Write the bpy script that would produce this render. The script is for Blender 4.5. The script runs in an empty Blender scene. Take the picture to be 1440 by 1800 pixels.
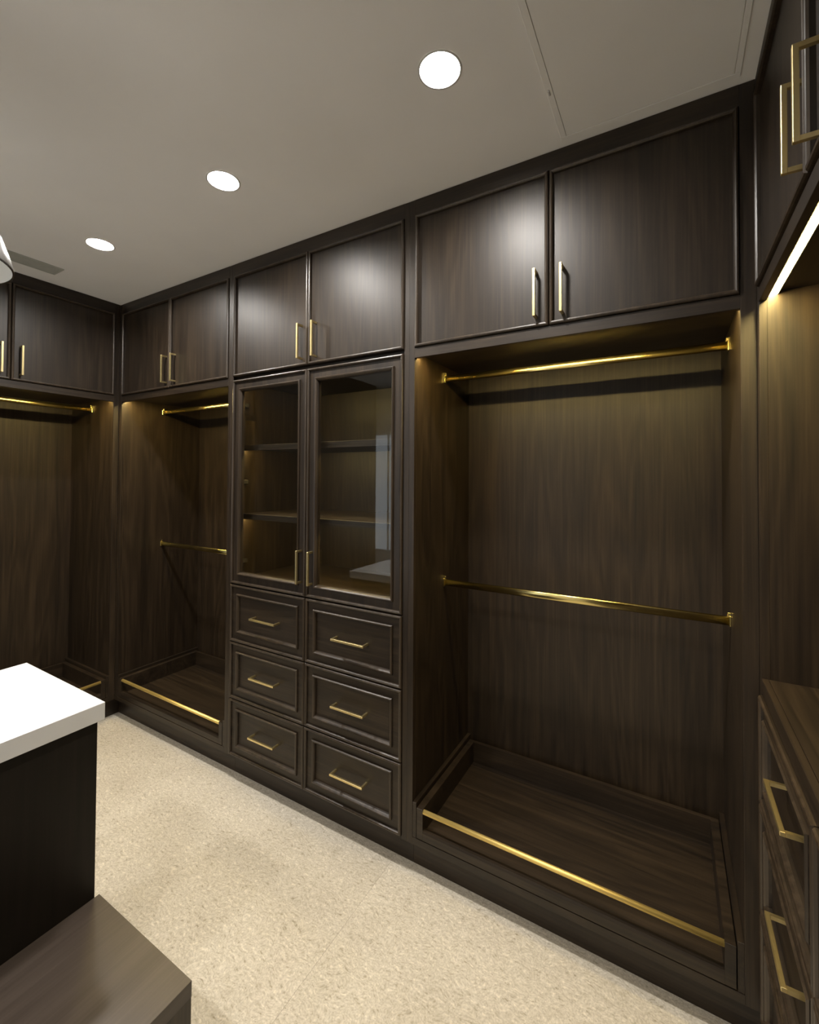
import bpy, bmesh, math, random
from mathutils import Matrix, Vector

random.seed(7)
C = bpy.context.scene.collection
S = bpy.context.scene

# ------------------------------------------------------------------ camera
YAW, PITCH, ROLL = math.radians(30.4919), math.radians(0.98166), math.radians(0.31907)
FPX, PPX, PPY = 784.70, 716.855, 826.337
def cam_axes():
    fw = Vector((-math.sin(YAW), math.cos(YAW), 0)); rt = Vector((math.cos(YAW), math.sin(YAW), 0)); up = Vector((0, 0, 1))
    fw, up = fw*math.cos(PITCH) + up*math.sin(PITCH), up*math.cos(PITCH) - fw*math.sin(PITCH)
    rt, up = rt*math.cos(ROLL) + up*math.sin(ROLL), up*math.cos(ROLL) - rt*math.sin(ROLL)
    return rt, up, fw
rt, up, fw = cam_axes()
cd = bpy.data.cameras.new('camera')
cam = bpy.data.objects.new('camera', cd); C.objects.link(cam)
cam.matrix_world = Matrix(((rt.x, up.x, -fw.x, 3.02898), (rt.y, up.y, -fw.y, -1.51127), (rt.z, up.z, -fw.z, 1.52553), (0, 0, 0, 1)))
cd.sensor_fit = 'HORIZONTAL'; cd.sensor_width = 36.0
cd.lens = FPX/1440*36.0
cd.shift_x = (720-PPX)/1440; cd.shift_y = (PPY-900)/1440
cd.clip_start = 0.02
S.camera = cam

# ------------------------------------------------------------------ world, exposure
w = bpy.data.worlds.new('world'); S.world = w; w.use_nodes = True
w.node_tree.nodes['Background'].inputs[0].default_value = (0.5, 0.5, 0.5, 1)
w.node_tree.nodes['Background'].inputs[1].default_value = 0.02
S.view_settings.view_transform = 'Standard'
try: S.view_settings.look = 'None'
except Exception: pass
S.view_settings.gamma = 1.0
S.view_settings.use_curve_mapping = False
S.view_settings.exposure = 0.10
DOWN_STRENGTH = 690.0      # recessed downlights
LED_STRENGTH = 112.0        # strips over the open bays
DISPLAY_LED = 85.0          # strips inside the glazed cabinet
WINDOW_STRENGTH = 1.5

CEIL = 2.62

# ------------------------------------------------------------------ materials
def new_mat(name):
    m = bpy.data.materials.new(name); m.use_nodes = True
    nt = m.node_tree
    return m, nt, nt.nodes['Principled BSDF']
def node(nt, t, **kw):
    n = nt.nodes.new(t)
    for k, v in kw.items(): setattr(n, k, v)
    return n
def ramp(nt, stops):
    r = node(nt, 'ShaderNodeValToRGB')
    e = r.color_ramp.elements
    while len(e) < len(stops): e.new(0.5)
    for i, (p, c) in enumerate(stops):
        e[i].position = p; e[i].color = (*c, 1)
    return r

def wood(name, along, dark, mid, light, rough=0.44, spec=0.47, bump=0.10):
    """dark stained walnut veneer, grain running along the local axis `along`"""
    m, nt, b = new_mat(name); L = nt.links.new
    tc = node(nt, 'ShaderNodeTexCoord'); oi = node(nt, 'ShaderNodeObjectInfo')
    off = node(nt, 'ShaderNodeVectorMath', operation='SCALE'); off.inputs[0].default_value = (13.7, 7.3, 9.1)
    L(oi.outputs['Random'], off.inputs['Scale'])
    add = node(nt, 'ShaderNodeVectorMath', operation='ADD'); L(tc.outputs['Object'], add.inputs[0]); L(off.outputs[0], add.inputs[1])
    def mapped(across, length):
        mp = node(nt, 'ShaderNodeMapping')
        sc = [across]*3; sc['xyz'.index(along)] = length
        mp.inputs['Scale'].default_value = sc
        L(add.outputs[0], mp.inputs['Vector']); return mp
    # pores: very fine streaks
    n1 = node(nt, 'ShaderNodeTexNoise'); n1.inputs['Scale'].default_value = 1; n1.inputs['Detail'].default_value = 5; n1.inputs['Roughness'].default_value = 0.62
    L(mapped(150, 3.2).outputs[0], n1.inputs['Vector'])
    # broad bands of tone
    n2 = node(nt, 'ShaderNodeTexNoise'); n2.inputs['Scale'].default_value = 1; n2.inputs['Detail'].default_value = 3; n2.inputs['Distortion'].default_value = 0.6
    L(mapped(16, 0.7).outputs[0], n2.inputs['Vector'])
    # cathedral figure
    n3 = node(nt, 'ShaderNodeTexNoise'); n3.inputs['Scale'].default_value = 1; n3.inputs['Detail'].default_value = 2
    L(mapped(5.0, 0.55).outputs[0], n3.inputs['Vector'])
    mul = node(nt, 'ShaderNodeMath', operation='MULTIPLY'); mul.inputs[1].default_value = 26
    L(n3.outputs['Fac'], mul.inputs[0])
    sn = node(nt, 'ShaderNodeMath', operation='PINGPONG'); sn.inputs[1].default_value = 1.0
    L(mul.outputs[0], sn.inputs[0])
    mx = node(nt, 'ShaderNodeMix', data_type='FLOAT'); mx.inputs[0].default_value = 0.40
    L(n1.outputs['Fac'], mx.inputs[2]); L(n2.outputs['Fac'], mx.inputs[3])
    mx2 = node(nt, 'ShaderNodeMix', data_type='FLOAT'); mx2.inputs[0].default_value = 0.115
    L(mx.outputs[0], mx2.inputs[2]); L(sn.outputs[0], mx2.inputs[3])
    r = ramp(nt, [(0.34, dark), (0.50, mid), (0.66, light)])
    L(mx2.outputs[0], r.inputs[0]); L(r.outputs[0], b.inputs['Base Color'])
    b.inputs['Roughness'].default_value = rough
    b.inputs['Specular IOR Level'].default_value = spec
    bp = node(nt, 'ShaderNodeBump'); bp.inputs['Strength'].default_value = bump; bp.inputs['Distance'].default_value = 0.001
    L(n1.outputs['Fac'], bp.inputs['Height']); L(bp.outputs[0], b.inputs['Normal'])
    return m
WD, WM, WL = (0.0085, 0.0051, 0.0026), (0.0200, 0.0126, 0.0066), (0.037, 0.0242, 0.0134)
M = {}
M['wood_upright'] = wood('walnut_upright_grain', 'z', WD, WM, WL)
M['wood_across'] = wood('walnut_cross_grain', 'x', WD, WM, WL)
M['wood_deep'] = wood('walnut_depth_grain', 'y', WD, WM, WL)
M['wood_edge_lit'] = wood('walnut_moulding_highlight', 'z', (0.018, 0.0118, 0.0070), (0.036, 0.0245, 0.0150), (0.058, 0.040, 0.0250), rough=0.36, spec=0.55)  # bead and moulding highlights painted in as a paler walnut stain
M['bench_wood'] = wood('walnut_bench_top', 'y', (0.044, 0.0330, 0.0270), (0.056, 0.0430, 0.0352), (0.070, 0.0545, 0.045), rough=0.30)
M['island_wood'] = wood('dark_island_panel', 'z', (0.006, 0.0045, 0.003), (0.009, 0.0065, 0.0045), (0.013, 0.009, 0.0065), rough=0.45, spec=0.25)

def plain(name, col, rough=0.5, metal=0.0, spec=0.5):
    m, nt, b = new_mat(name)
    b.inputs['Base Color'].default_value = (*col, 1); b.inputs['Roughness'].default_value = rough
    b.inputs['Metallic'].default_value = metal; b.inputs['Specular IOR Level'].default_value = spec
    return m
def noisy(name, c1, c2, scale, rough, metal=0.0, bump=0.0, stretch=(1, 1, 1)):
    m, nt, b = new_mat(name); L = nt.links.new
    tc = node(nt, 'ShaderNodeTexCoord'); mp = node(nt, 'ShaderNodeMapping'); mp.inputs['Scale'].default_value = stretch
    L(tc.outputs['Object'], mp.inputs[0])
    n = node(nt, 'ShaderNodeTexNoise'); n.inputs['Scale'].default_value = scale; n.inputs['Detail'].default_value = 4
    L(mp.outputs[0], n.inputs['Vector'])
    r = ramp(nt, [(0.35, c1), (0.65, c2)]); L(n.outputs['Fac'], r.inputs[0]); L(r.outputs[0], b.inputs['Base Color'])
    b.inputs['Roughness'].default_value = rough; b.inputs['Metallic'].default_value = metal
    if bump:
        bp = node(nt, 'ShaderNodeBump'); bp.inputs['Strength'].default_value = bump; bp.inputs['Distance'].default_value = 0.001
        L(n.outputs['Fac'], bp.inputs['Height']); L(bp.outputs[0], b.inputs['Normal'])
    return m
M['brass'] = noisy('satin_brass', (0.82, 0.67, 0.33), (0.88, 0.73, 0.38), 60, 0.36, 1.0, 0.0, (1, 1, 0.1))
M['brass_tube'] = noisy('polished_brass', (0.74, 0.61, 0.24), (0.79, 0.65, 0.27), 40, 0.20, 1.0, 0.0, (0.1, 1, 1))
M['brass_rail'] = noisy('satin_gold_rail', (0.90, 0.69, 0.24), (0.94, 0.73, 0.27), 40, 0.55, 1.0, 0.0, (0.1, 1, 1))
M['steel'] = noisy('brushed_nickel', (0.45, 0.43, 0.38), (0.55, 0.53, 0.48), 50, 0.30, 1.0)
M['alu'] = noisy('led_channel_aluminium', (0.5, 0.48, 0.45), (0.55, 0.53, 0.5), 50, 0.4, 1.0)
M['paint'] = noisy('ceiling_paint', (0.88, 0.87, 0.85), (0.91, 0.90, 0.88), 3.0, 0.85, 0.0, 0.02)
M['wall_paint'] = noisy('wall_paint', (0.78, 0.76, 0.72), (0.82, 0.80, 0.76), 3.0, 0.85, 0.0, 0.02)
M['hatch'] = noisy('hatch_paint', (0.87, 0.86, 0.835), (0.90, 0.89, 0.865), 4.0, 0.8)
M['quartz'] = noisy('white_quartz', (0.72, 0.72, 0.715), (0.75, 0.75, 0.745), 6.0, 0.25)
M['trim_white'] = noisy('white_light_trim', (0.75, 0.74, 0.72), (0.8, 0.79, 0.77), 10, 0.5)
M['reflector'] = noisy('downlight_reflector', (0.58, 0.57, 0.55), (0.62, 0.61, 0.59), 10, 0.5)
M['vent'] = noisy('vent_grey', (0.44, 0.45, 0.41), (0.48, 0.49, 0.45), 20, 0.6)
M['vent_dark'] = noisy('vent_gap', (0.03, 0.03, 0.03), (0.04, 0.04, 0.04), 20, 0.8)
M['shade_out'] = noisy('shade_metal', (0.55, 0.55, 0.55), (0.62, 0.62, 0.62), 20, 0.22, 1.0, 0.0, (1, 1, 0.1))
M['shade_in'] = noisy('shade_lining', (0.75, 0.76, 0.74), (0.80, 0.81, 0.79), 8, 0.6)
M['cord'] = noisy('lamp_cord', (0.05, 0.05, 0.05), (0.07, 0.07, 0.07), 30, 0.6)
M['grout'] = noisy('grout', (0.50, 0.45, 0.37), (0.55, 0.50, 0.41), 60, 0.9)
M['dark_gap'] = noisy('hinge_shadow_metal', (0.08, 0.08, 0.08), (0.12, 0.12, 0.12), 30, 0.4, 1.0)

def emit(name, col, strength):
    m = bpy.data.materials.new(name); m.use_nodes = True; nt = m.node_tree
    nt.nodes.remove(nt.nodes['Principled BSDF'])
    e = node(nt, 'ShaderNodeEmission'); e.inputs[0].default_value = (*col, 1); e.inputs[1].default_value = strength
    nt.links.new(e.outputs[0], nt.nodes['Material Output'].inputs[0])
    return m
M['downlight'] = emit('downlight_lens', (1.0, 0.955, 0.895), DOWN_STRENGTH)
M['led'] = emit('led_strip_lens', (1.0, 0.75, 0.29), LED_STRENGTH)
M['led_display'] = emit('display_led_lens', (1.0, 0.75, 0.29), DISPLAY_LED)
M['window'] = emit('bright_window_pane', (0.85, 0.92, 1.0), WINDOW_STRENGTH)

def glass_mat():
    m = bpy.data.materials.new('clear_glass'); m.use_nodes = True; nt = m.node_tree
    nt.nodes.remove(nt.nodes['Principled BSDF'])
    fr = node(nt, 'ShaderNodeFresnel')          # straight-through pane: same reflectance on both faces
    ge = node(nt, 'ShaderNodeNewGeometry'); io = node(nt, 'ShaderNodeMapRange')
    io.inputs['To Min'].default_value = 1.5; io.inputs['To Max'].default_value = 1/1.5
    nt.links.new(ge.outputs['Backfacing'], io.inputs['Value']); nt.links.new(io.outputs[0], fr.inputs[0])
    t = node(nt, 'ShaderNodeBsdfTransparent'); t.inputs[0].default_value = (0.93, 0.94, 0.92, 1)
    g = node(nt, 'ShaderNodeBsdfGlossy'); g.inputs['Roughness'].default_value = 0.01
    n = node(nt, 'ShaderNodeTexNoise'); n.inputs['Scale'].default_value = 3.0
    mr = node(nt, 'ShaderNodeMapRange'); mr.inputs['To Min'].default_value = 0.0; mr.inputs['To Max'].default_value = 0.02
    nt.links.new(n.outputs['Fac'], mr.inputs['Value']); nt.links.new(mr.outputs[0], g.inputs['Roughness'])
    mx = node(nt, 'ShaderNodeMixShader')
    nt.links.new(fr.outputs[0], mx.inputs[0]); nt.links.new(t.outputs[0], mx.inputs[1]); nt.links.new(g.outputs[0], mx.inputs[2])
    nt.links.new(mx.outputs[0], nt.nodes['Material Output'].inputs[0])
    return m
M['glass'] = glass_mat()

def stone():
    m, nt, b = new_mat('beige_limestone'); L = nt.links.new
    tc = node(nt, 'ShaderNodeTexCoord'); oi = node(nt, 'ShaderNodeObjectInfo')
    off = node(nt, 'ShaderNodeVectorMath', operation='SCALE'); off.inputs[0].default_value = (11, 17, 5); L(oi.outputs['Random'], off.inputs['Scale'])
    add = node(nt, 'ShaderNodeVectorMath', operation='ADD'); L(tc.outputs['Object'], add.inputs[0]); L(off.outputs[0], add.inputs[1])
    # warp so flecks lie in drifting directions
    wn = node(nt, 'ShaderNodeTexNoise'); wn.inputs['Scale'].default_value = 14.0; wn.inputs['Detail'].default_value = 2; L(add.outputs[0], wn.inputs['Vector'])
    wsub = node(nt, 'ShaderNodeVectorMath', operation='SUBTRACT'); wsub.inputs[1].default_value = (0.5, 0.5, 0.5); L(wn.outputs['Color'], wsub.inputs[0])
    wsc = node(nt, 'ShaderNodeVectorMath', operation='SCALE'); wsc.inputs['Scale'].default_value = 0.045; L(wsub.outputs[0], wsc.inputs[0])
    wad = node(nt, 'ShaderNodeVectorMath', operation='ADD'); L(add.outputs[0], wad.inputs[0]); L(wsc.outputs[0], wad.inputs[1])
    big = node(nt, 'ShaderNodeTexNoise'); big.inputs['Scale'].default_value = 2.2; big.inputs['Detail'].default_value = 4; L(add.outputs[0], big.inputs['Vector'])
    mp = node(nt, 'ShaderNodeMapping'); mp.inputs['Rotation'].default_value = (0, 0, 0.5); mp.inputs['Scale'].default_value = (55, 130, 80); L(wad.outputs[0], mp.inputs[0])
    fl = node(nt, 'ShaderNodeTexNoise'); fl.inputs['Scale'].default_value = 1.0; fl.inputs['Detail'].default_value = 3; L(mp.outputs[0], fl.inputs['Vector'])
    fine = node(nt, 'ShaderNodeTexNoise'); fine.inputs['Scale'].default_value = 190; fine.inputs['Detail'].default_value = 3; L(wad.outputs[0], fine.inputs['Vector'])
    r1 = ramp(nt, [(0.35, (0.535, 0.490, 0.415)), (0.65, (0.615, 0.568, 0.490))]); L(big.outputs['Fac'], r1.inputs[0])
    r2 = ramp(nt, [(0.25, (0.58, 0.55, 0.48)), (0.39, (0.90, 0.89, 0.87)), (0.58, (1, 1, 1)), (0.72, (1.20, 1.19, 1.17))]); L(fl.outputs['Fac'], r2.inputs[0])
    r3 = ramp(nt, [(0.32, (0.80, 0.79, 0.76)), (0.62, (1.07, 1.07, 1.07))]); L(fine.outputs['Fac'], r3.inputs[0])
    m1 = node(nt, 'ShaderNodeMix', data_type='RGBA', blend_type='MULTIPLY'); m1.inputs[0].default_value = 1.0
    L(r1.outputs[0], m1.inputs[6]); L(r2.outputs[0], m1.inputs[7])
    m2 = node(nt, 'ShaderNodeMix', data_type='RGBA', blend_type='MULTIPLY'); m2.inputs[0].default_value = 1.0
    L(m1.outputs[2], m2.inputs[6]); L(r3.outputs[0], m2.inputs[7])
    L(m2.outputs[2], b.inputs['Base Color'])
    b.inputs['Roughness'].default_value = 0.62; b.inputs['Specular IOR Level'].default_value = 0.3
    bp = node(nt, 'ShaderNodeBump'); bp.inputs['Strength'].default_value = 0.15; bp.inputs['Distance'].default_value = 0.002
    L(fl.outputs['Fac'], bp.inputs['Height']); L(bp.outputs[0], b.inputs['Normal'])
    return m
M['stone'] = stone()

# ------------------------------------------------------------------ mesh helpers
def bx(bm, x0, x1, y0, y1, z0, z1, bev=0.0):
    t = bmesh.new()
    bmesh.ops.create_cube(t, size=1)
    for v in t.verts:
        v.co = Vector(((x0+x1)/2 + v.co.x*(x1-x0), (y0+y1)/2 + v.co.y*(y1-y0), (z0+z1)/2 + v.co.z*(z1-z0)))
    if bev: bmesh.ops.bevel(t, geom=t.edges[:], offset=bev, segments=1, affect='EDGES', profile=0.5)
    merge(bm, t)
def merge(bm, t):
    vm = {}
    for v in t.verts: vm[v] = bm.verts.new(v.co)
    for f in t.faces:
        nf = bm.faces.new([vm[v] for v in f.verts]); nf.smooth = f.smooth
    t.free()
def prism_x(bm, prof, x0, x1, smooth=False):
    a = [bm.verts.new((x0, y, z)) for y, z in prof]; b = [bm.verts.new((x1, y, z)) for y, z in prof]
    n = len(prof)
    for i in range(n):
        f = bm.faces.new((a[i], a[(i+1) % n], b[(i+1) % n], b[i])); f.smooth = smooth
    bm.faces.new(a[::-1]); bm.faces.new(b)
def ring(bm, x0, x1, z0, z1, prof, cap=None, close=False, edge=()):
    """mitred frame in the xz plane: prof = list of (inset, y); cap='end' closes the middle"""
    loops = []
    for o, y in prof:
        loops.append([bm.verts.new((x0+o, y, z0+o)), bm.verts.new((x1-o, y, z0+o)), bm.verts.new((x1-o, y, z1-o)), bm.verts.new((x0+o, y, z1-o))])
    pairs = list(zip(loops, loops[1:]))
    if close: pairs.append((loops[-1], loops[0]))
    for k, (p, q) in enumerate(pairs):
        for i in range(4):
            f = bm.faces.new((p[i], p[(i+1) % 4], q[(i+1) % 4], q[i]))
            if k in edge: f.material_index = 1
    if cap: bm.faces.new(loops[-1])
    if cap == 'both': bm.faces.new(loops[0][::-1])
def lathe(bm, prof, segs=48, smooth=True, c=(0, 0)):
    loops = []
    for r, z in prof:
        loops.append([bm.verts.new((c[0]+r*math.cos(2*math.pi*i/segs), c[1]+r*math.sin(2*math.pi*i/segs), z)) for i in range(segs)])
    for p, q in zip(loops, loops[1:]):
        for i in range(segs):
            f = bm.faces.new((p[i], p[(i+1) % segs], q[(i+1) % segs], q[i])); f.smooth = smooth
    return loops
def obj(name, bm, mat, parent=None, label=None, kind=None):
    bmesh.ops.recalc_face_normals(bm, faces=bm.faces[:])
    me = bpy.data.meshes.new(name); bm.to_mesh(me); bm.free()
    me.materials.append(M[mat])
    o = bpy.data.objects.new(name, me); C.objects.link(o)
    if parent: o.parent = parent
    if label: o['label'] = label
    if kind: o['kind'] = kind
    return o
def box_obj(name, dims, mat, parent=None, bev=0.0, label=None, kind=None):
    bm = bmesh.new(); bx(bm, *dims, bev=bev)
    return obj(name, bm, mat, parent, label, kind)
def thing(name, label, cat, loc=(0, 0, 0), rz=0.0, group=None):
    o = bpy.data.objects.new(name, None); C.objects.link(o)
    o.location = loc; o.rotation_euler = (0, 0, rz)
    o['label'] = label; o['category'] = cat
    if group: o['group'] = group
    return o
def copy_tree(o, parent=None):
    c = o.copy(); C.objects.link(c)
    if parent: c.parent = parent
    for ch in list(o.children): copy_tree(ch, c)
    return c

# ------------------------------------------------------------------ room
fl = box_obj('floor', (-0.60, 3.85, -3.0, 0.60, -0.05, -0.004), 'grout', kind='structure')
for xa, xb in ((-0.60, 0.815), (0.815, 2.065), (2.065, 3.315), (3.315, 3.85)):
    for ya, yb in ((-3.0, -2.35), (-2.35, 0.60)):
        box_obj('tile', (xa+0.0004, xb-0.0004, ya+0.0004, yb-0.0004, -0.004, 0.0), 'stone', fl)
LIGHTS = [(2.499, -0.453), (1.606, -0.452), (0.708, -0.449), (0.708, -2.10), (1.606, -2.10), (2.499, -2.10)]
def drilled_ceiling():
    base = box_obj('ceiling', (-0.60, 3.85, -3.0, 0.60, CEIL, CEIL+0.12), 'paint', kind='structure')
    bm = bmesh.new()
    for x, y in LIGHTS:
        t = bmesh.new(); lp = lathe(t, [(0.057, CEIL-0.05), (0.057, CEIL+0.055)], 48, False, (x, y))
        t.faces.new(lp[0]); t.faces.new(lp[1]); bmesh.ops.recalc_face_normals(t, faces=t.faces[:]); merge(bm, t)
    cut = obj('ceiling_holes', bm, 'paint')
    md = base.modifiers.new('holes', 'BOOLEAN'); md.operation = 'DIFFERENCE'; md.object = cut; md.solver = 'EXACT'
    dg = bpy.context.evaluated_depsgraph_get(); dg.update()
    me = bpy.data.meshes.new_from_object(base.evaluated_get(dg))
    base.modifiers.clear(); base.data = me
    bpy.data.objects.remove(cut)
drilled_ceiling()
box_obj('wall_back', (-0.68, 3.93, 0.60, 0.70, -0.05, CEIL+0.08), 'wall_paint', kind='structure')
box_obj('wall_left', (-0.70, -0.60, -3.0, 0.60, -0.05, CEIL+0.08), 'wall_paint', kind='structure')
box_obj('wall_right', (3.85, 3.95, -3.0, 0.60, -0.05, CEIL+0.08), 'wall_paint', kind='structure')
box_obj('wall_front', (-0.70, 3.95, -3.10, -3.0, -0.05, CEIL+0.08), 'wall_paint', kind='structure')
box_obj('trim_1', (-0.60, 0.0, -2.86, -1.085, 0.0, CEIL), 'wood_upright', kind='structure')       # panelling past the left unit
box_obj('trim_2', (3.232, 3.85, -3.0, -1.085, 0.0, CEIL), 'wood_upright', kind='structure')      # panelling past the right unit
wn = box_obj('window_1', (-0.60, 0.80, -2.998, -2.985, 0.66, 2.04), 'window', kind='structure')
bm = bmesh.new()
for xm in (0.10, 0.786): bx(bm, xm-0.012, xm+0.012, -2.985, -2.975, 0.66, 2.04)
obj('window_frame', bm, 'trim_white', wn)

# ------------------------------------------------------------------ joinery kit (local: x along the run, y into the cabinet, z up)
PANEL_T = 0.020
BEAD = [(0.0, 0.0), (0.0005, -0.0045), (0.003, -0.0082), (0.0065, -0.0095), (0.010, -0.0080), (0.0125, -0.004), (0.0135, 0.0045)]
def handle(parent, cx, cz, length, vertical, mat='brass'):
    bm = bmesh.new(); y0, y1 = -0.032, -0.023; h = length/2; t = 0.0045
    if vertical:
        bx(bm, cx-t, cx+t, y0, y1, cz-h, cz+h, 0.0008)
        for s in (-1, 1): bx(bm, cx-t*0.9, cx+t*0.9, y1, 0.0045, cz+s*(h-0.0045)-0.0042, cz+s*(h-0.0045)+0.0042)
    else:
        bx(bm, cx-h, cx+h, y0, y1, cz-t, cz+t, 0.0008)
        for s in (-1, 1): bx(bm, cx+s*(h-0.0045)-0.0042, cx+s*(h-0.0045)+0.0042, y1, 0.009, cz-t*0.9, cz+t*0.9)
    return obj('handle', bm, mat, parent, 'slim square brass bar pull')
def flat_door(root, x0, x1, z0, z1, hx):
    bm = bmesh.new()
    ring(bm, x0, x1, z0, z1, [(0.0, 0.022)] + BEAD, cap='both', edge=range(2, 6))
    d = obj('door', bm, 'wood_upright', root); d.data.materials.append(M['wood_edge_lit'])
    handle(d, hx, 2.146, 0.160, True)
    return d
FRAME = BEAD[:-1] + [(0.0135, 0.0015), (0.044, 0.0015), (0.0445, -0.004), (0.0475, -0.0080), (0.0515, -0.0075), (0.055, -0.0035), (0.0575, 0.002)]
MOULD = (2, 3, 4, 5, 9, 10, 11, 12)
def framed_drawer(root, x0, x1, z0, z1, hx, hz):
    bm = bmesh.new()
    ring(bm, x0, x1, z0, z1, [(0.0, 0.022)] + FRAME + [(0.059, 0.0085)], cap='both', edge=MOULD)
    d = obj('drawer', bm, 'wood_across', root); d.data.materials.append(M['wood_edge_lit'])
    handle(d, hx, hz, 0.170, False)
    return d
def glazed_door(root, x0, x1, z0, z1, hx, hinge_side):
    bm = bmesh.new()
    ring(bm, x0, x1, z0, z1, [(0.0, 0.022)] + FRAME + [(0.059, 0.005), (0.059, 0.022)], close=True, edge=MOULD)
    d = obj('glazed_door', bm, 'wood_upright', root); d.data.materials.append(M['wood_edge_lit'])
    box_obj('pane', (x0+0.057, x1-0.057, 0.010, 0.014, z0+0.057, z1-0.057), 'glass', d, label='clear glass pane')
    handle(d, hx, 1.119, 0.150, True)
    xe = x0 if hinge_side < 0 else x1
    for hz in (1.90, 1.50, 1.09):
        bm = bmesh.new(); s = -hinge_side
        a, b = sorted((xe+s*0.004, xe+s*0.018)); bx(bm, a, b, 0.022, 0.085, hz-0.010, hz+0.010, 0.002)
        a, b = sorted((xe+s*0.004, xe+s*0.046)); bx(bm, a, b, 0.022, 0.034, hz-0.020, hz+0.020, 0.002)
        obj('hinge', bm, 'steel', d, 'small nickel cabinet hinge')
    return d
def carcass(root, W, sl, sr, mid_rail, toe=(0.0005, -0.0005)):
    xl, xr = sl, W-sr
    for a, b in ((0, sl), (W-sr, W)):
        box_obj('stile', (a, b, 0.0, 0.018, 0.12, CEIL-0.001), 'wood_upright', root, 0.0007)
    box_obj('top_rail', (xl, xr, 0.0, 0.018, 2.558, CEIL-0.001), 'wood_across', root)
    if mid_rail:
        box_obj('middle_rail', (xl, xr, 0.0, 0.018, 1.995, 2.034), 'wood_across', root, 0.0007)
        box_obj('bottom_rail', (xl, xr, 0.0, 0.018, 0.12, 0.146), 'wood_across', root)
    for a, b in ((xl-PANEL_T, xl), (xr, xr+PANEL_T)):
        box_obj('side_panel', (max(a, 0.0005), min(b, W-0.0005), 0.018, 0.565, 0.12, CEIL-0.001), 'wood_upright', root)
    box_obj('back_panel', (xl, xr, 0.545, 0.563, 0.10, CEIL-0.001), 'wood_upright', root)
    box_obj('toe_kick', (toe[0], W+toe[1], 0.055, 0.0725, 0.0, 0.12), 'wood_across', root)
    box_obj('base_panel', (xl, xr, 0.018, 0.545, 0.12, 0.140), 'wood_across', root)
    box_obj('upper_deck', (xl, xr, 0.018, 0.545, 2.018, 2.034), 'wood_across', root)
    return xl, xr
def led_strip(root, xl, xr):
    bm = bmesh.new()
    prism_x(bm, [(0.0185, 2.0178), (0.0185, 2.0045), (0.0205, 2.0045), (0.0205, 2.0085), (0.0390, 2.0115), (0.0390, 2.0090), (0.0410, 2.0090), (0.0410, 2.0178)], xl+0.001, xr-0.001)
    ch = obj('led_strip', bm, 'alu', root, 'aluminium channel with warm light strip')
    bm = bmesh.new()
    prism_x(bm, [(0.0208, 2.0080), (0.0208, 2.0050), (0.0386, 2.0092), (0.0386, 2.0110)], xl+0.002, xr-0.002)
    obj('light_lens', bm, 'led', ch, 'glowing warm white lens')
def hanging_rail(root, xl, xr, zc):
    bm = bmesh.new(); yc = 0.27; a, b = 0.0075, 0.0145
    prof = []
    for i in range(20):
        t = 2*math.pi*i/20; c, s = math.cos(t), math.sin(t)
        prof.append((yc + a*c, zc + (b-a)*(1 if s > 1e-6 else -1 if s < -1e-6 else 0) + a*s))
    prism_x(bm, prof, xl+0.004, xr-0.004, smooth=True)
    r = obj('hanging_rail', bm, 'brass_tube', root, 'oval polished brass hanging rail')
    for x0, x1 in ((xl, xl+0.006), (xr-0.006, xr)):
        bm = bmesh.new()
        bx(bm, x0, x1, yc-0.010, yc+0.010, zc-0.017, zc+0.017, 0.0015)
        bx(bm, x0 if x0 == xl else x0-0.004, x1+0.004 if x0 == xl else x1, yc-0.004, yc+0.004, zc+0.012, zc+0.027, 0.001)
        obj('bracket', bm, 'brass_tube', r)
def shoe_tray(root, xl, xr):
    for a, b in ((xl, xl+0.016), (xr-0.016, xr)):
        box_obj('side_filler', (a, b, 0.0015, 0.545, 0.146, 0.279), 'wood_deep', root, 0.0007)
    a, b = xl+0.0185, xr-0.0185
    bm = bmesh.new()
    bx(bm, a, a+0.026, 0.0005, 0.527, 0.149, 0.263, 0.0007); bx(bm, b-0.026, b, 0.0005, 0.527, 0.149, 0.263, 0.0007)
    bx(bm, a+0.026, b-0.026, 0.509, 0.527, 0.149, 0.263)
    bx(bm, a+0.026, b-0.026, 0.030, 0.509, 0.156, 0.171)
    prism_x(bm, [(0.0008, 0.149), (0.0008, 0.176), (0.004, 0.184), (0.023, 0.184), (0.030, 0.176), (0.030, 0.149)], a+0.026, b-0.026)
    t = obj('shoe_tray', bm, 'wood_across', root)
    bm = bmesh.new(); r = 0.0085
    prism_x(bm, [(0.009 + r*math.cos(2*math.pi*i/16), 0.252 + r*math.sin(2*math.pi*i/16)) for i in range(16)], a+0.026, b-0.026, smooth=True)
    obj('tray_rail', bm, 'brass_rail', t, 'round gold guard rail')
def pair_of_doors(root, xl, xr, z0=2.036, z1=2.556):
    m = (xl+xr)/2
    flat_door(root, xl+0.0015, m-0.0012, z0, z1, m-0.043)
    flat_door(root, m+0.0012, xr-0.0015, z0, z1, m+0.043)
def wardrobe(label, loc, rz, W, sl, sr, rails, group=None, cat='wardrobe', toe=(0.0005, -0.0005)):
    root = thing('open_wardrobe', label, cat, loc, rz, group)
    xl, xr = carcass(root, W, sl, sr, True, toe)
    pair_of_doors(root, xl, xr)
    led_strip(root, xl, xr)
    for z in rails: hanging_rail(root, xl, xr, z)
    shoe_tray(root, xl, xr)
    return root

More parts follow.
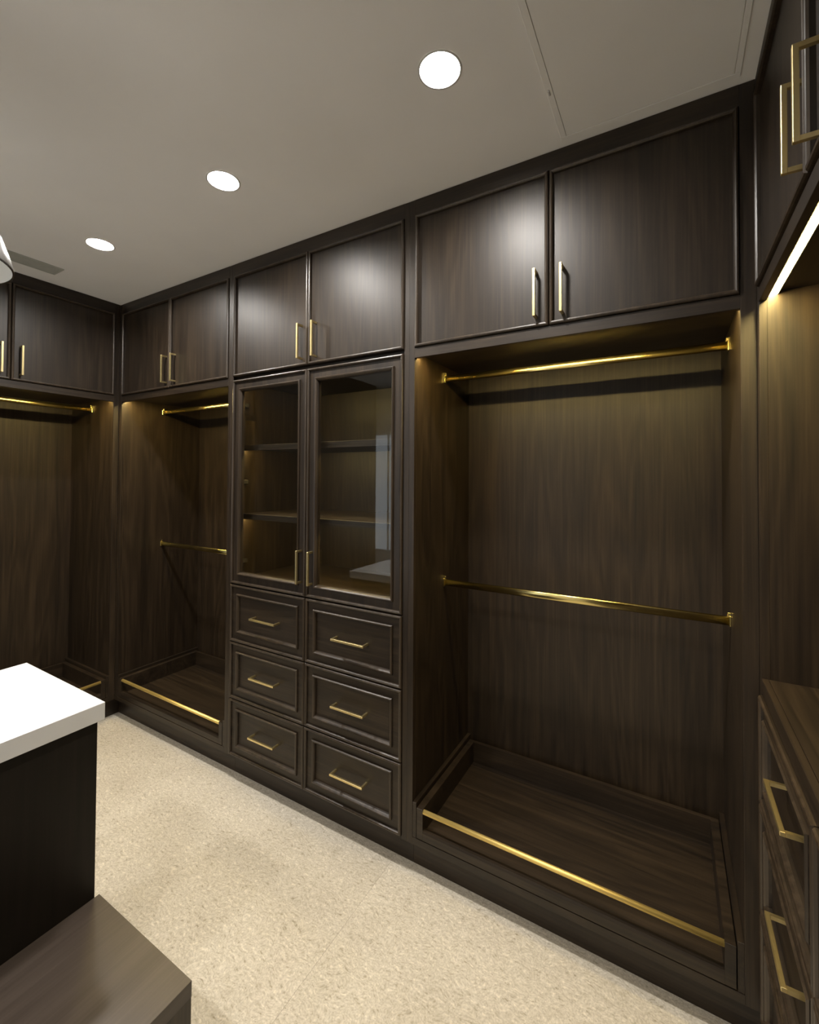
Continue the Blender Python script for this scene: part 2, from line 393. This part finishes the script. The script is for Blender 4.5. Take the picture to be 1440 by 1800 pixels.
# the long wall, left to right
wardrobe('open hanging bay in the far corner, between the glazed cabinet and the left wall',
         (0.0, 0.0, 0.0), 0.0, 1.08, 0.032, 0.020, (1.963, 1.068), 'open wardrobes', toe=(-0.0725, -0.0005))
wardrobe('largest open hanging bay, right of the glazed cabinet, with two long brass rails',
         (2.144, 0.0, 0.0), 0.0, 1.088, 0.024, 0.036, (1.963, 1.068), 'open wardrobes', toe=(0.0005, 0.0545))
# the left return
wardrobe('open hanging bay on the left wall, behind the white island top',
         (0.0, -1.080, 0.0), math.pi/2, 1.080, 0.020, 0.032, (1.963,), 'open wardrobes', toe=(0.0005, 0.0545))

# glazed display cabinet over six drawers
root = thing('display_cabinet', 'tall dark walnut cabinet with two glazed doors above six drawers between the open bays', 'cabinet', (1.08, 0.0, 0.0))
W, sl, sr = 1.064, 0.020, 0.024
xl, xr = carcass(root, W, sl, sr, False)
pair_of_doors(root, xl, xr)
m = (xl+xr)/2
glazed_door(root, xl+0.0015, m-0.0012, 0.987, 2.018, m-0.034, -1)
glazed_door(root, m+0.0012, xr-0.0015, 0.987, 2.018, m+0.034, 1)
def light_bar(parent, a, b, y, z):
    bm = bmesh.new()
    prism_x(bm, [(y, z), (y, z-0.0065), (y+0.0012, z-0.0065), (y+0.0016, z-0.0050), (y+0.0125, z-0.0012), (y+0.013, z)], a, b)
    return obj('led_strip', bm, 'alu', parent, 'slim aluminium light channel')
def bar_lens(parent, a, b, y, z):
    bm = bmesh.new()
    prism_x(bm, [(y+0.0020, z-0.0052), (y+0.0026, z-0.0062), (y+0.0124, z-0.0026), (y+0.0121, z-0.0014)], a, b)
    obj('light_lens', bm, 'led_display', parent, 'glowing warm white lens')
ch = light_bar(root, xl+0.002, xr-0.002, 0.0240, 2.0178)
bar_lens(ch, xl+0.003, xr-0.003, 0.0240, 2.0178)
for z in (1.661, 1.306):
    bm = bmesh.new()
    bx(bm, xl, xr, 0.060, 0.545, z+0.010, z+0.028, 0.0007); bx(bm, xl, xr, 0.060, 0.070, z, z+0.010)
    sh = obj('shelf', bm, 'wood_across', root)
    bar_lens(sh, xl+0.003, xr-0.003, 0.0705, z+0.0100)
box_obj('cabinet_floor', (xl, xr, 0.024, 0.545, 0.985, 1.005), 'wood_across', root)
for z0, z1, hz in ((0.698, 0.982, 0.836), (0.414, 0.694, 0.552), (0.130, 0.410, 0.268)):
    framed_drawer(root, xl+0.0015, m-0.0012, z0, z1, (xl+m)/2, hz)
    framed_drawer(root, m+0.0012, xr-0.0015, z0, z1, (m+xr)/2, hz)

# right return: counter niche over drawers
root = thing('counter_cabinet', 'dark walnut unit along the right edge, lit niche above a counter and drawers', 'cabinet', (3.232, 0.0, 0.0), -math.pi/2)
W, sl, sr = 1.080, 0.030, 0.022
xl, xr = carcass(root, W, sl, sr, False, toe=(-0.0725, -0.0005))
box_obj('middle_rail', (xl, xr, 0.0, 0.016, 1.997, 2.034), 'wood_across', root, 0.0007)
box_obj('bottom_rail', (xl, xr, 0.0, 0.018, 0.12, 0.129), 'wood_across', root)
pair_of_doors(root, xl, xr)
led_strip(root, xl, xr)
ct = box_obj('countertop', (xl, xr, 0.0145, 0.545, 0.970, 1.008), 'wood_across', root, 0.0007)
box_obj('counter_edge', (xl, xr, 0.0, 0.0140, 0.968, 1.008), 'wood_across', ct, 0.0012)
m = (xl+xr)/2
for z0, z1, hz in ((0.692, 0.965, 0.872), (0.411, 0.688, 0.590), (0.131, 0.407, 0.310)):
    framed_drawer(root, xl+0.0015, m-0.0012, z0, z1, 0.355, hz)
    framed_drawer(root, m+0.0012, xr-0.0015, z0, z1, m+0.325, hz)

# ------------------------------------------------------------------ island and bench
root = thing('island', 'dark walnut island with a thick white stone top, lower left of the photo', 'island', (1.42, -1.55, 0.0))
bm = bmesh.new(); bx(bm, -0.235, 0.243, -0.70, 0.678, 0.0, 0.853)
obj('body', bm, 'island_wood', root)
box_obj('worktop', (-0.248, 0.258, -0.72, 0.690, 0.853, 0.901), 'quartz', root, 0.0012, label='thick white stone top')
root = thing('bench', 'low brown wooden bench built against the white-topped island', 'bench', (1.871, -1.55, 0.0))
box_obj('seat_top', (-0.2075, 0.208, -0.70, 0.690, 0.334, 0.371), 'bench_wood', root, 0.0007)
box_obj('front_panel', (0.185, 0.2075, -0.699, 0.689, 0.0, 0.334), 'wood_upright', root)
box_obj('end_panel', (-0.2075, 0.185, 0.667, 0.689, 0.0, 0.334), 'wood_upright', root)
box_obj('end_panel', (-0.2075, 0.185, -0.699, -0.677, 0.0, 0.334), 'wood_upright', root)

# ------------------------------------------------------------------ ceiling fittings
def downlight(x, y, label, group='recessed ceiling downlights'):
    root = thing('downlight', label, 'ceiling light', (x, y, CEIL), 0, group)
    bm = bmesh.new()
    lathe(bm, [(0.0505, 0.0180), (0.0535, -0.0010), (0.0550, -0.0016), (0.0590, -0.0014), (0.0600, -0.0002)], 48)
    obj('trim_ring', bm, 'reflector', root)
    bm = bmesh.new()
    lp = lathe(bm, [(0.0503, 0.0180), (0.030, 0.0172)], 40, smooth=True)
    bm.faces.new(lp[-1])
    obj('lens', bm, 'downlight', root, 'bright white lens')
downlight(2.499, -0.453, 'largest round ceiling downlight, above the widest open bay')
downlight(1.606, -0.452, 'middle of the three round ceiling downlights, above the glazed cabinet')
downlight(0.708, -0.449, 'smallest, farthest round ceiling downlight, near the left wall')
downlight(0.708, -2.10, 'round ceiling downlight out of the frame, past the island near the left wall')
downlight(1.606, -2.10, 'round ceiling downlight out of the frame, above the island')
downlight(2.499, -2.10, 'round ceiling downlight out of the frame, behind the camera')

root = thing('ceiling_vent', 'grey rectangular air vent in the ceiling beside the lamp shade', 'vent', (0.207, -0.70, CEIL))
bm = bmesh.new()
for a in ((-0.057, 0.057, 0.273, 0.285), (-0.057, 0.057, -0.285, -0.273), (-0.057, -0.047, -0.273, 0.273), (0.047, 0.057, -0.273, 0.273)):
    bx(bm, *a, -0.005, -0.0002)
obj('frame', bm, 'vent', root)
box_obj('backing', (-0.047, 0.047, -0.273, 0.273, -0.0012, -0.0002), 'vent_dark', root)
for i in range(8):
    x = -0.041 + i*0.0117
    box_obj('slat', (x-0.0055, x+0.0055, -0.273, 0.273, -0.0042, -0.0014), 'vent', root)

root = thing('ceiling_hatch', 'flush pale access panel in the ceiling above the right-hand bay', 'access panel', (2.963, -0.37, CEIL))
hx, hy = 0.2325, 0.337
bm = bmesh.new()
for a in ((-hx, hx, hy-0.016, hy), (-hx, hx, -hy, -hy+0.016), (-hx, -hx+0.017, -hy+0.016, hy-0.016), (hx-0.013, hx, -hy+0.016, hy-0.016)):
    bx(bm, *a, -0.0045, -0.0002, 0.0006)
obj('frame', bm, 'hatch', root)
box_obj('panel', (-hx+0.0185, hx-0.0145, -hy+0.0175, hy-0.0175, -0.0038, -0.0002), 'hatch', root, 0.0006)
bm = bmesh.new(); bx(bm, -hx+0.004, -hx+0.010, 0.118, 0.138, -0.010, -0.0040, 0.002)
obj('latch', bm, 'trim_white', root, 'tiny white turn latch')

PX, PY, PR, PZ = 1.49, -1.205, 0.18, 2.05
root = thing('pendant_lamp', 'silver pendant lamp shade cut by the left edge, hanging above the island', 'lamp', (PX, PY, PZ))
bm = bmesh.new()
lathe(bm, [(PR-0.003, 0.0), (PR, 0.0), (PR, 0.004), (PR*0.955, 0.035), (PR*0.86, 0.085), (PR*0.70, 0.135), (PR*0.45, 0.175), (0.03, 0.195), (0.03, 0.22), (0.012, 0.225)], 64)
obj('shade', bm, 'shade_out', root, 'brushed silver dome shade')
bm = bmesh.new()
lp = lathe(bm, [(PR-0.004, 0.001), (PR*0.945, 0.034), (PR*0.85, 0.083), (PR*0.69, 0.132), (PR*0.44, 0.170), (0.025, 0.188)], 64)
bm.faces.new(lp[-1]); obj('lining', bm, 'shade_in', root, 'matt white inside of the shade')
bm = bmesh.new(); lp = lathe(bm, [(0.004, 0.224), (0.004, CEIL-PZ-0.02)], 12); obj('cord', bm, 'cord', root)
bm = bmesh.new(); lp = lathe(bm, [(0.05, CEIL-PZ-0.0002), (0.05, CEIL-PZ-0.018), (0.045, CEIL-PZ-0.022), (0.004, CEIL-PZ-0.022)], 32); bm.faces.new(lp[0])
obj('ceiling_cup', bm, 'shade_out', root)
